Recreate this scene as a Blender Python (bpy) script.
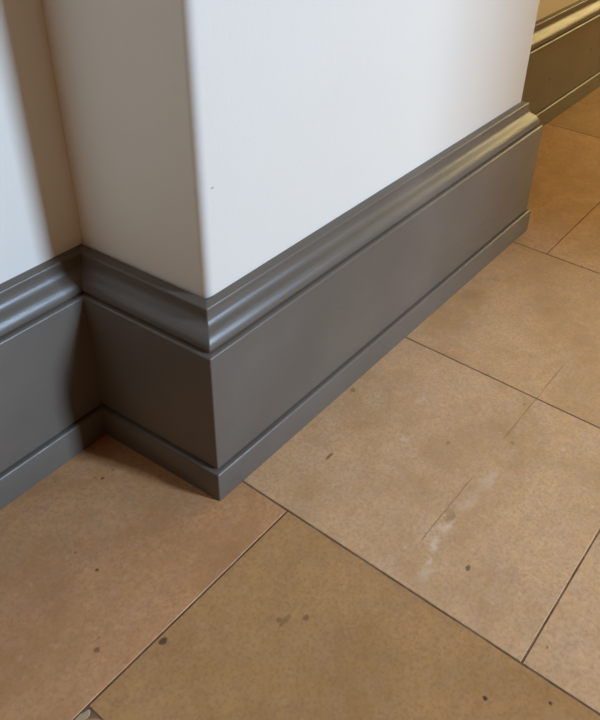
import bpy, math, random
from mathutils import Vector
from mathutils.noise import noise

# ---------------------------------------------------------------- scene reset
for o in list(bpy.data.objects):
    bpy.data.objects.remove(o, do_unlink=True)
scene = bpy.context.scene
COL = scene.collection

# ---------------------------------------------------------------- camera
F_PX = 779.855                      # focal length in pixels of a 600 x 720 frame
cam_data = bpy.data.cameras.new('camera')
cam_data.sensor_fit = 'AUTO'
cam_data.sensor_width = 36.0
cam_data.lens = F_PX / 720.0 * 36.0
cam_data.shift_x = -18.717 / 720.0
cam_data.shift_y = -65.983 / 720.0
cam_data.clip_start = 0.02
cam = bpy.data.objects.new('camera', cam_data)
COL.objects.link(cam)
cam.location = (-0.46318, -0.49246, 0.79600)
cam.rotation_mode = 'XYZ'
cam.rotation_euler = (0.9600676, -0.0266641, -0.91177)
scene.camera = cam

# ---------------------------------------------------------------- world: dim warm light of the room
world = bpy.data.worlds.new('world')
scene.world = world
world.use_nodes = True
wb = world.node_tree.nodes['Background']
wb.inputs['Color'].default_value = (1.0, 0.50, 0.17, 1)
wb.inputs['Strength'].default_value = 0.09

# daylight from the window across the room
win = bpy.data.lights.new('window_daylight', 'AREA')
win.shape = 'RECTANGLE'
win.size = 0.76
win.size_y = 2.2
win.energy = 590
win.color = (0.515, 0.715, 1.0)
win_o = bpy.data.objects.new('window_daylight', win)
COL.objects.link(win_o)
win_o.location = (2.14, -6.0, 3.3)
win_o.rotation_euler = (Vector((0.3, 0.1, 0.3)) - win_o.location).to_track_quat('-Z', 'Y').to_euler()

# warm ceiling lamp in the passage on the right
lamp = bpy.data.lights.new('passage_lamp', 'SPOT')
lamp.energy = 14
lamp.spot_size = math.radians(70)
lamp.spot_blend = 1.0
lamp.shadow_soft_size = 0.10
lamp.color = (1.0, 0.70, 0.24)
lamp_o = bpy.data.objects.new('passage_lamp', lamp)
COL.objects.link(lamp_o)
lamp_o.location = (2.25, -1.25, 1.95)
lamp_o.rotation_euler = (Vector((1.65, 0.25, 0.15)) - lamp_o.location).to_track_quat('-Z', 'Y').to_euler()

# warm light from the glazed door at the far end of the passage
door = bpy.data.lights.new('passage_door_light', 'AREA')
door.shape = 'RECTANGLE'
door.size = 0.9
door.size_y = 1.9
door.energy = 44
door.color = (1.0, 0.75, 0.31)
door_o = bpy.data.objects.new('passage_door_light', door)
COL.objects.link(door_o)
door_o.location = (3.9, -0.75, 1.2)
door_o.rotation_euler = Vector((-1, 0, 0)).to_track_quat('-Z', 'Z').to_euler()

vs = scene.view_settings
vs.view_transform = 'Standard'
vs.look = 'None'
vs.gamma = 1.0
vs.use_curve_mapping = False
vs.exposure = 0.0

# ---------------------------------------------------------------- dimensions (metres)
T = 0.0436            # how far the plinth stands proud of the wall
H = 0.2755            # skirting height
LEN = 0.9047          # pier length measured on the plinth
IN = Vector((-0.0135, 0.2064))       # inner corner left of the pier (plinth line)
LDIR = Vector((-1.0, -0.0116)).normalized()
YR = 0.2050           # plinth line of the wall beyond the pier
ROOM_H = 2.6

# ---------------------------------------------------------------- helpers
def link(name, me, mat=None, parent=None):
    o = bpy.data.objects.new(name, me)
    COL.objects.link(o)
    if mat and me is not None:
        me.materials.append(mat)
    if parent:
        o.parent = parent
    return o

def tag(o, label=None, cat=None, group=None, kind=None):
    for k, v in (('label', label), ('category', cat), ('group', group), ('kind', kind)):
        if v:
            o[k] = v
    return o

def mesh(name, verts, faces, smooth_angle=None):
    me = bpy.data.meshes.new(name)
    me.from_pydata([tuple(v) for v in verts], [], faces)
    me.validate()
    me.update()
    import bmesh
    bm = bmesh.new(); bm.from_mesh(me)
    bmesh.ops.recalc_face_normals(bm, faces=bm.faces)
    bm.to_mesh(me); bm.free()
    if smooth_angle is not None:
        me.polygons.foreach_set('use_smooth', [True] * len(me.polygons))
        me.set_sharp_from_angle(angle=math.radians(smooth_angle))
    return me

# ---------------------------------------------------------------- node helpers
class NT:
    def __init__(self, name):
        self.m = bpy.data.materials.new(name)
        self.m.use_nodes = True
        self.t = self.m.node_tree
        self.b = self.t.nodes['Principled BSDF']
    def node(self, typ, **kw):
        n = self.t.nodes.new(typ)
        for k, v in kw.items():
            setattr(n, k, v)
        return n
    def put(self, sock, v):
        if isinstance(v, bpy.types.NodeSocket):
            self.t.links.new(v, sock)
        elif isinstance(v, (int, float)) or not hasattr(sock.default_value, '__len__'):
            sock.default_value = v
        else:
            v = tuple(v)
            n = len(sock.default_value)
            sock.default_value = (v + (1.0,))[:n] if len(v) < n else v[:n]
    def math(self, op, a, b=0.0, c=0.0, clamp=False):
        n = self.node('ShaderNodeMath', operation=op, use_clamp=clamp)
        for i, v in enumerate((a, b, c)):
            self.put(n.inputs[i], v)
        return n.outputs[0]
    def vmath(self, op, a, b=None, out=0):
        n = self.node('ShaderNodeVectorMath', operation=op)
        self.put(n.inputs[0], a)
        if b is not None:
            self.put(n.inputs[1], b)
        return n.outputs[out]
    def noise(self, vec, scale, detail=4, rough=0.55, out='Fac', dist=0.0):
        n = self.node('ShaderNodeTexNoise')
        self.put(n.inputs['Vector'], vec)
        n.inputs['Scale'].default_value = scale
        n.inputs['Detail'].default_value = detail
        n.inputs['Roughness'].default_value = rough
        n.inputs['Distortion'].default_value = dist
        return n.outputs[out]
    def ramp(self, v, a, b, c0=0.0, c1=1.0):
        n = self.node('ShaderNodeMapRange', interpolation_type='SMOOTHSTEP')
        self.put(n.inputs['Value'], v)
        for k, x in (('From Min', a), ('From Max', b), ('To Min', c0), ('To Max', c1)):
            n.inputs[k].default_value = x
        return n.outputs['Result']
    def mix(self, f, a, b, blend='MIX'):
        n = self.node('ShaderNodeMix', data_type='RGBA', blend_type=blend)
        self.put(n.inputs['Factor'], f)
        self.put(n.inputs['A'], a)
        self.put(n.inputs['B'], b)
        return n.outputs['Result']
    def bump(self, h, strength, dist):
        n = self.node('ShaderNodeBump')
        n.inputs['Strength'].default_value = strength
        n.inputs['Distance'].default_value = dist
        self.put(n.inputs['Height'], h)
        return n.outputs['Normal']
    def spot(self, pos, centre, radii, wob, soft=0.5):
        d = self.vmath('SUBTRACT', pos, centre)
        d = self.vmath('ADD', d, wob)
        d = self.vmath('DIVIDE', d, radii)
        l = self.vmath('LENGTH', d, out='Value')
        return self.ramp(l, soft, 1.15, 1.0, 0.0)

def pos(n):
    return n.node('ShaderNodeNewGeometry').outputs['Position']

# skirting paint: warm grey satin with faint brush marks
def paint_material(name, knots=()):
    n = NT(name)
    P = pos(n)
    st = n.vmath('MULTIPLY', P, (3.0, 3.0, 60.0))
    br = n.noise(st, 6.0, 3, 0.6)
    fine = n.noise(P, 420.0, 2, 0.5)
    big = n.noise(P, 7.0, 3, 0.5)
    col = n.mix(n.ramp(big, 0.35, 0.7), (0.132, 0.104, 0.076), (0.153, 0.122, 0.091))
    col = n.mix(n.ramp(n.noise(P, 900.0, 1, 0.5), 0.35, 0.7, 0.0, 0.25), col, (0.155, 0.145, 0.135))
    wob = n.vmath('SCALE', n.vmath('SUBTRACT', n.noise(P, 150.0, 2, 0.5, out='Color'), (0.5, 0.5, 0.5)))
    wob.node.inputs['Scale'].default_value = 0.004
    for c, r in knots:
        col = n.mix(n.math('MULTIPLY', n.spot(P, c, r, wob), 0.75), col, (0.02, 0.015, 0.012))
    n.put(n.b.inputs['Base Color'], col)
    n.put(n.b.inputs['Roughness'], n.ramp(br, 0.3, 0.7, 0.30, 0.38))
    n.b.inputs['IOR'].default_value = 1.45
    hh = n.math('ADD', n.math('MULTIPLY', br, 0.6), n.math('MULTIPLY', fine, 0.25))
    n.put(n.b.inputs['Normal'], n.bump(hh, 0.30, 0.0012))
    return n.m

def wall_material():
    n = NT('white_wall_paint')
    P = pos(n)
    big = n.noise(P, 5.0, 3, 0.5)
    col = n.mix(big, (0.81, 0.75, 0.645), (0.84, 0.78, 0.675))
    wob = n.vmath('SCALE', n.vmath('SUBTRACT', n.noise(P, 300.0, 2, 0.5, out='Color'), (0.5, 0.5, 0.5)))
    wob.node.inputs['Scale'].default_value = 0.002
    col = n.mix(n.math('MULTIPLY', n.spot(P, (0.0612, T, 0.4105), (0.0022, 0.02, 0.0011), wob), 0.75), col, (0.12, 0.10, 0.09))
    n.put(n.b.inputs['Base Color'], col)
    n.b.inputs['Roughness'].default_value = 0.7
    hh = n.math('ADD', n.noise(P, 260.0, 3, 0.6), n.math('MULTIPLY', n.noise(P, 40.0, 2, 0.5), 0.8))
    n.put(n.b.inputs['Normal'], n.bump(hh, 0.25, 0.0008))
    return n.m

SPOTS = [  # x, y, radius x, radius y, strength : stains and pits seen on the slabs
    (-0.177, -0.0844, .0055, .0045, .85), (-0.164, 0.0413, .0028, .0025, .8), (-0.2279, -0.0371, .0030, .0035, .6),
    (0.1131, -0.2982, .0050, .0035, .75), (-0.014, -0.388, .0032, .0030, .95), (0.0232, -0.4429, .0022, .0022, .9),
    (-0.0754, -0.1714, .012, .0035, .4), (-0.058, -0.188, .005, .003, .5), (-0.0795, -0.1660, .004, .003, .45), (0.1523, -0.0622, .009, .0025, .7),
    (0.2818, -0.0081, .006, .004, .45), (0.277, -0.1762, .004, .003, .4), (-0.0691, 0.1476, .0025, .0022, .85),
    (0.078, -0.4145, .0022, .002, .6), (0.335, -0.247, .004, .003, .3), (0.42, -0.225, .005, .003, .25),
    (0.70, -0.035, .012, .010, .15), (0.62, -0.02, .020, .014, .14),
]

def stone_material():
    n = NT('tan_limestone')
    P = pos(n)
    oi = n.node('ShaderNodeObjectInfo')
    rnd = oi.outputs['Random']
    # every slab gets its own piece of the pattern
    off = n.vmath('SCALE', (7.3, 3.1, 5.7))
    n.put(off.node.inputs['Scale'], rnd)
    Q = n.vmath('ADD', P, off)
    cloud = n.noise(Q, 6.5, 5, 0.62, dist=0.6)
    mid = n.noise(Q, 34.0, 5, 0.65)
    fine = n.noise(Q, 230.0, 3, 0.6)
    col = n.mix(n.ramp(cloud, 0.32, 0.64), (0.56, 0.32, 0.135), (0.76, 0.455, 0.228))
    col = n.mix(n.ramp(mid, 0.38, 0.72, 0.0, 0.55), col, (0.66, 0.43, 0.27))
    col = n.mix(n.ramp(n.noise(Q, 13.0, 4, 0.6), 0.50, 0.80, 0.0, 0.36), col, (0.42, 0.235, 0.10))
    col = n.mix(n.ramp(fine, 0.40, 0.72, 0.0, 0.5), col, (0.42, 0.24, 0.125))
    grain = n.noise(Q, 80.0, 4, 0.7)
    col = n.mix(n.ramp(grain, 0.35, 0.65, 0.0, 0.30), col, (0.48, 0.28, 0.14))
    # fossil flecks
    flk = n.noise(Q, 95.0, 2, 0.4)
    col = n.mix(n.ramp(flk, 0.66, 0.76, 0.0, 0.3), col, (0.70, 0.55, 0.40))
    pits = n.noise(Q, 120.0, 1, 0.3)
    col = n.mix(n.ramp(pits, 0.765, 0.83, 0.0, 0.4), col, (0.13, 0.075, 0.04))
    wob = n.vmath('SCALE', n.vmath('SUBTRACT', n.noise(P, 120.0, 3, 0.6, out='Color'), (0.5, 0.5, 0.5)))
    wob.node.inputs['Scale'].default_value = 0.007
    for x, y, rx, ry, s in SPOTS:
        f = n.spot(P, (x, y, 0.0), (rx, ry, 1.0), wob)
        col = n.mix(n.math('MULTIPLY', f, s), col, (0.095, 0.055, 0.03))
    # pale calcite patches along the old hairline crack
    wob2 = n.vmath('SCALE', n.vmath('SUBTRACT', n.noise(P, 55.0, 4, 0.7, out='Color'), (0.5, 0.5, 0.5)))
    wob2.node.inputs['Scale'].default_value = 0.035
    for x, y, rx, ry, s in [(.150, -.246, .016, .007, .75), (.117, -.249, .012, .006, .85), (.092, -.253, .010, .005, .7),
                            (.075, -.262, .018, .010, .45), (.255, -.252, .030, .010, .45), (.205, -.250, .030, .009, .35),
                            (.33, -.098, .020, .006, .4), (.245, -.125, .010, .007, .55)]:
        f = n.spot(P, (x, y, 0.0), (rx * 1.1, ry * 1.1, 1.0), wob2, 0.0)
        col = n.mix(n.math('MULTIPLY', f, s), col, (0.78, 0.59, 0.43))
    f = n.spot(P, (.166, -.240, 0.0), (.018, .008, 1.0), wob2, 0.0)
    col = n.mix(n.math('MULTIPLY', f, .6), col, (0.30, 0.17, 0.07))
    sp = n.node('ShaderNodeSeparateXYZ'); n.put(sp.inputs[0], P)
    X, Y = sp.outputs[0], sp.outputs[1]
    wl = n.math('MULTIPLY', n.math('SUBTRACT', n.noise(P, 30.0, 3, 0.6), 0.5), 0.004)
    yy = n.math('ABSOLUTE', n.math('ADD', n.math('ADD', Y, 0.2336), wl))
    thin = n.ramp(yy, 0.0004, 0.0011, 1.0, 0.0)
    brk = n.ramp(n.noise(P, 16.0, 2, 0.5), 0.40, 0.50)
    seg1 = n.math('MULTIPLY', n.ramp(X, .105, .12), n.ramp(X, .235, .25, 1, 0))
    seg2 = n.math('MULTIPLY', n.ramp(X, .325, .345), n.ramp(X, .53, .56, 1, 0))
    seg = n.math('MAXIMUM', seg1, seg2)
    ck = n.math('MULTIPLY', n.math('MULTIPLY', thin, seg), n.math('MAXIMUM', brk, 0.45))
    col = n.mix(n.math('MULTIPLY', ck, 0.55), col, (0.15, 0.095, 0.055))
    # small tint difference from slab to slab
    tint = oi.outputs['Color']
    col = n.mix(1.0, col, tint, 'MULTIPLY')
    n.put(n.b.inputs['Base Color'], col)
    n.put(n.b.inputs['Roughness'], n.ramp(mid, 0.3, 0.7, 0.42, 0.58))
    n.b.inputs['IOR'].default_value = 1.45
    hh = n.math('ADD', n.math('MULTIPLY', cloud, 1.2), n.math('ADD', n.math('MULTIPLY', mid, 0.5), n.math('MULTIPLY', fine, 0.2)))
    n.put(n.b.inputs['Normal'], n.bump(hh, 0.25, 0.0015))
    return n.m

def grout_material(name, c0, c1):
    n = NT(name)
    P = pos(n)
    col = n.mix(n.ramp(n.noise(P, 22.0, 3, 0.6), 0.4, 0.65), c0, c1)
    n.put(n.b.inputs['Base Color'], col)
    n.b.inputs['Roughness'].default_value = 0.9
    n.put(n.b.inputs['Normal'], n.bump(n.noise(P, 400.0, 3, 0.6), 0.5, 0.001))
    return n.m

PAINT = paint_material('grey_skirting_paint', [((1.432, YR + .007, 0.124), (0.007, 0.05, 0.0055)), ((1.696, YR + .007, 0.138), (0.010, 0.05, 0.004))])
WALL = wall_material()
STONE = stone_material()
GROUT = grout_material('dark_grout', (0.15, 0.085, 0.045), (0.26, 0.16, 0.095))
PALE = grout_material('pale_grout', (0.46, 0.31, 0.18), (0.58, 0.41, 0.26))

# ---------------------------------------------------------------- walls
def prism(name, poly, z0, z1, mat, smooth=None):
    n = len(poly)
    v = [(x, y, z0) for x, y in poly] + [(x, y, z1) for x, y in poly]
    f = [tuple(range(n))[::-1], tuple(range(n, 2 * n))] + [(i, (i + 1) % n, (i + 1) % n + n, i + n) for i in range(n)]
    return link(name, mesh(name, v, f, smooth), mat)

def rounded(prev, c, nxt, r, k=6):
    """points of a rounded corner at c"""
    c = Vector(c); a = (Vector(prev) - c).normalized(); b = (Vector(nxt) - c).normalized()
    p0, p2 = c + a * r, c + b * r
    return [tuple(p0 * (1 - s) ** 2 + c * 2 * s * (1 - s) + p2 * s ** 2) for s in [i / k for i in range(k + 1)]]

inner_wall = (IN.x + T, IN.y + T)
c_fl, c_fr = (T, T), (LEN - T, T)
c_br, c_bl = (LEN - T, YR + T), inner_wall
pier = rounded(c_bl, c_fl, c_fr, 0.011) + rounded(c_fl, c_fr, c_br, 0.006) + [c_br, (c_br[0], 0.45), (c_bl[0], 0.45), c_bl]
tag(prism('wall_front', pier, 0.0, ROOM_H, WALL, 40), 'white painted wall pier jutting out between two recesses', 'wall', kind='structure')

lend = Vector(inner_wall) + LDIR * 1.6
left = [inner_wall, tuple(lend), (lend.x, 0.45), (inner_wall[0], 0.45)]
tag(prism('wall_left', left, 0.0, ROOM_H, WALL), 'white wall in the recess left of the pier, partly in shadow', 'wall', kind='structure')
right = [c_br, (3.6, YR + T), (3.6, 0.45), (c_br[0], 0.45)]
tag(prism('wall_right', right, 0.0, ROOM_H, WALL), 'warm lit cream wall beyond the right end of the pier', 'wall', kind='structure')
# unseen wall, added to keep the window daylight off the passage
blocker = [(1.31, -2.20), (3.6, -2.20), (3.6, -2.35), (1.31, -2.35)]
tag(prism('wall_daylight_blocker', blocker, 0.0, ROOM_H, WALL), 'unseen white wall added to block daylight from the passage', 'wall', kind='structure')

# ---------------------------------------------------------------- skirting
def catmull(pts, k=5):
    out = []
    n = len(pts)
    for i in range(n - 1):
        p0 = Vector(pts[max(i - 1, 0)]); p1 = Vector(pts[i]); p2 = Vector(pts[i + 1]); p3 = Vector(pts[min(i + 2, n - 1)])
        for j in range(k):
            s = j / k
            out.append(tuple(0.5 * ((2 * p1) + (p2 - p0) * s + (2 * p0 - 5 * p1 + 4 * p2 - p3) * s * s + (3 * p1 - p0 - 3 * p2 + p3) * s ** 3)))
    out.append(tuple(pts[-1]))
    return out

BK = T - 0.0002
# profiles are (set-back from the plinth face, height), listed from the top down
CAP = ([(BK, .2758)] + catmull([(.0356, .2732), (.0338, .2724), (.0329, .2706), (.0326, .2680)], 3)
       + catmull([(.0330, .2668), (.0327, .2635), (.0318, .2597), (.0300, .2557), (.0272, .2523), (.0240, .2497), (.0212, .2475),
                  (.0187, .2450), (.0166, .2423), (.0148, .2392), (.0135, .2356), (.0134, .2325), (.0141, .2303)], 4)
       + [(.0160, .2287), (BK, .2285)])
BOARD = ([(BK, .2283), (.0118, .2283)] + catmull([(.0100, .2279), (.0083, .2266), (.0076, .2248)], 3)
         + [(.0070, .0500), (.0088, .0492), (.0088, .0473), (BK, .0473)])
PLINTH = [(BK, .0471), (.0050, .0471)] + catmull([(.0030, .0470), (.0010, .0456), (.0001, .0430)], 4) + [(0.0, 0.0002), (BK, 0.0002)]

def offset_path(path, o):
    """shift a plan polyline o metres towards the wall (left side of travel), mitred"""
    n = len(path)
    dirs = [(Vector(path[i + 1]) - Vector(path[i])).normalized() for i in range(n - 1)]
    nor = [Vector((-d.y, d.x)) for d in dirs]
    out = []
    for i in range(n):
        if i == 0:
            out.append(Vector(path[0]) + nor[0] * o)
        elif i == n - 1:
            out.append(Vector(path[-1]) + nor[-1] * o)
        else:
            m = nor[i - 1] + nor[i]
            m = m / (m.dot(nor[i]))
            out.append(Vector(path[i]) + m * o)
    return out

def resample(pts, corners, r):
    """round the listed outer corners by r"""
    out = []
    for i, p in enumerate(pts):
        if i in corners:
            a = (pts[i - 1] - p).normalized(); b = (pts[i + 1] - p).normalized()
            p0, p2 = p + a * r, p + b * r
            for s in (0, .33, .67, 1):
                out.append(p0 * (1 - s) ** 2 + p * 2 * s * (1 - s) + p2 * s ** 2)
        else:
            out.append(p)
    return out

def sweep(name, prof, path, corners, mat, parent, end_shift=(0.0, 0.0)):
    rings = []
    for o, z in prof:
        pts = offset_path(path, o)
        # mitred ends at inner corners
        d0 = (Vector(path[1]) - Vector(path[0])).normalized(); d1 = (Vector(path[-1]) - Vector(path[-2])).normalized()
        pts[0] = pts[0] + d0 * (end_shift[0] * o)
        pts[-1] = pts[-1] + d1 * (end_shift[1] * o)
        pts = resample(pts, corners, 0.0020)
        rings.append([(p.x, p.y, z) for p in pts])
    m = len(rings[0]); k = len(rings)
    v = [q for r in rings for q in r]
    f = []
    for i in range(k):
        j = (i + 1) % k
        for a in range(m - 1):
            f.append((i * m + a, i * m + a + 1, j * m + a + 1, j * m + a))
    f.append(tuple(i * m for i in range(k)))
    f.append(tuple(i * m + m - 1 for i in range(k))[::-1])
    return link(name, mesh(name, v, f, 38), mat, parent)

def skirting(name, label, path, corners=(), end_shift=(0.0, 0.0)):
    root = bpy.data.objects.new(name, None)
    COL.objects.link(root)
    root.empty_display_size = 0.05
    tag(root, label, 'skirting', kind='structure')
    sweep('cap_moulding', CAP, path, corners, PAINT, root, end_shift)
    sweep('board', BOARD, path, corners, PAINT, root, end_shift)
    sweep('plinth', PLINTH, path, corners, PAINT, root, end_shift)
    return root

left_start = IN + LDIR * 1.6
# travel direction keeps the wall on the left hand side
skirting('baseboard_left', 'dark grey moulded skirting on the recessed wall left of the pier',
         [tuple(left_start), tuple(IN)], (), (0.0, 1.0))
skirting('baseboard_front', 'dark grey moulded skirting wrapping the front and sides of the white pier',
         [tuple(IN), (0.0, 0.0), (LEN, 0.0), (LEN, YR)], (1, 2), (-1.0, 1.0))
skirting('baseboard_right', 'grey moulded skirting on the warm lit wall beyond the pier',
         [(LEN, YR), (3.6, YR)], (), (-1.0, 0.0))

# ---------------------------------------------------------------- floor: slabs on a grout bed
A0, A, B, C, D = -0.2725, 0.0438, 0.4432, 0.8423, 1.4586
bed = link('floor', mesh('floor', [(-1.9, -3.6, -0.03), (3.6, -3.6, -0.03), (3.6, 0.5, -0.03), (-1.9, 0.5, -0.03),
                                   (-1.9, -3.6, -0.0010), (3.6, -3.6, -0.0010), (3.6, 0.5, -0.0010), (-1.9, 0.5, -0.0010)],
                         [(0, 3, 2, 1), (4, 5, 6, 7), (0, 1, 5, 4), (1, 2, 6, 5), (2, 3, 7, 6), (3, 0, 4, 7)]), GROUT)
tag(bed, 'tan limestone slab floor with thin dark joints', 'floor', kind='structure')

rng = random.Random(4)
G = 0.0011            # half joint

def slab(x0, x1, y0, y1, cut=None, g=G, dz=0.0, tint=None):
    """stone slab with slightly irregular eased edges; cut = size of a missing (x1, y1) corner"""
    x0 += g; x1 -= g; y0 += g; y1 -= g
    pts = []
    def run(a, b):
        n = max(2, int((Vector(b) - Vector(a)).length / 0.035))
        for i in range(n):
            s = i / n
            pts.append((a[0] + (b[0] - a[0]) * s, a[1] + (b[1] - a[1]) * s))
    cs = [(x0, y0), (x1, y0), (x1, y1), (x0, y1)]
    if cut:
        cs = [(x0, y0), (x1, y0), (x1, y1 - cut), (x1 - cut * 0.35, y1 - cut * 0.6), (x1 - cut * 1.5, y1), (x0, y1)]
    for i in range(len(cs)):
        run(cs[i], cs[(i + 1) % len(cs)])
    cx, cy = (x0 + x1) / 2, (y0 + y1) / 2
    def wob(p, amp):
        s = noise((p[0] * 30, p[1] * 30, x0 * 9)) * amp
        d = Vector((cx - p[0], cy - p[1])).normalized()
        return (p[0] + d.x * s, p[1] + d.y * s)
    outer = [wob(p, 0.0005) for p in pts]
    def inset(p, e):
        return (min(max(p[0], x0 + e), x1 - e), min(max(p[1], y0 + e), y1 - e))
    rings = [([(p[0], p[1]) for p in outer], -0.025), (outer, -0.0008), ([inset(p, 0.0004) for p in outer], -0.0002), ([inset(p, 0.0008) for p in outer], 0.0)]
    n = len(outer)
    v = []; f = []
    for r, z in rings:
        v += [(p[0], p[1], z + dz) for p in r]
    for k in range(len(rings) - 1):
        for i in range(n):
            j = (i + 1) % n
            f.append((k * n + i, k * n + j, (k + 1) * n + j, (k + 1) * n + i))
    f.append(tuple(range((len(rings) - 1) * n, len(rings) * n)))
    f.append(tuple(range(n))[::-1])
    o = link('slab', mesh('slab', v, f), STONE, bed)
    k = rng.uniform(0.80, 0.95)
    o.color = tint or (k, k * rng.uniform(0.96, 1.0), k * rng.uniform(0.9, 1.0), 1)
    return o

def row(x0, x1, ys, g=G, tint=None):
    for a, b in zip(ys[:-1], ys[1:]):
        slab(x0, x1, a, b, g=g, tint=tint)

YT = 0.5
slab(-0.86, A, -0.0766, YT, tint=(0.86, 0.73, 0.62, 1))                                   # wide slab in the left recess
row(A0, A, [-2.30, -1.75, -1.28, -0.70, -0.0766], tint=(0.73, 0.64, 0.47, 1))
slab(-0.86, A0, -0.62, -0.0766, cut=0.017, tint=(0.85, 0.71, 0.52, 1))                    # chipped corner at the bottom of the view
row(-0.86, A0, [-2.30, -1.80, -1.20, -0.62])
row(A, B, [-2.30, -1.85, -1.42, -0.96, -0.4007, YT], tint=(1, 1, 1, 1))
row(B, C, [-2.30, -1.70, -1.15, -0.62, YT], g=0.0009, tint=(0.95, 0.93, 0.88, 1))
row(C, D, [-2.30, -1.90, -1.30, -0.68, -0.0695, YT], g=0.0010)
row(D, 2.06, [-2.30, -1.60, -0.95, -0.36, YT], g=0.0010)
row(2.06, 2.60, [-2.30, -1.75, -1.10, -0.50, YT])
row(2.60, 3.60, [-2.30, -1.45, -0.80, -0.15, YT])
row(-1.90, -0.86, [-2.30, -1.60, -0.95, -0.30, YT])
row(-1.90, 0.0, [-3.6, -2.30])
row(0.0, 1.9, [-3.6, -2.30])
row(1.9, 3.6, [-3.6, -2.30])

# pale mortar filling the chipped corner
def patch():
    pts = []
    cx, cy = A0 - 0.0125, -0.0766 - 0.0052
    for i in range(14):
        a = i / 14 * math.tau
        r = 1 + 0.25 * noise((math.cos(a) * 2, math.sin(a) * 2, 3.0))
        pts.append((cx + math.cos(a) * 0.0120 * r, cy + math.sin(a) * 0.0045 * r))
    v = [(x, y, -0.0010) for x, y in pts] + [(cx + (x - cx) * .9, cy + (y - cy) * .9, -0.0004) for x, y in pts]
    n = len(pts)
    f = [tuple(range(n))[::-1], tuple(range(n, 2 * n))] + [(i, (i + 1) % n, (i + 1) % n + n, i + n) for i in range(n)]
    link('mortar_patch', mesh('mortar_patch', v, f), PALE, bed)
patch()
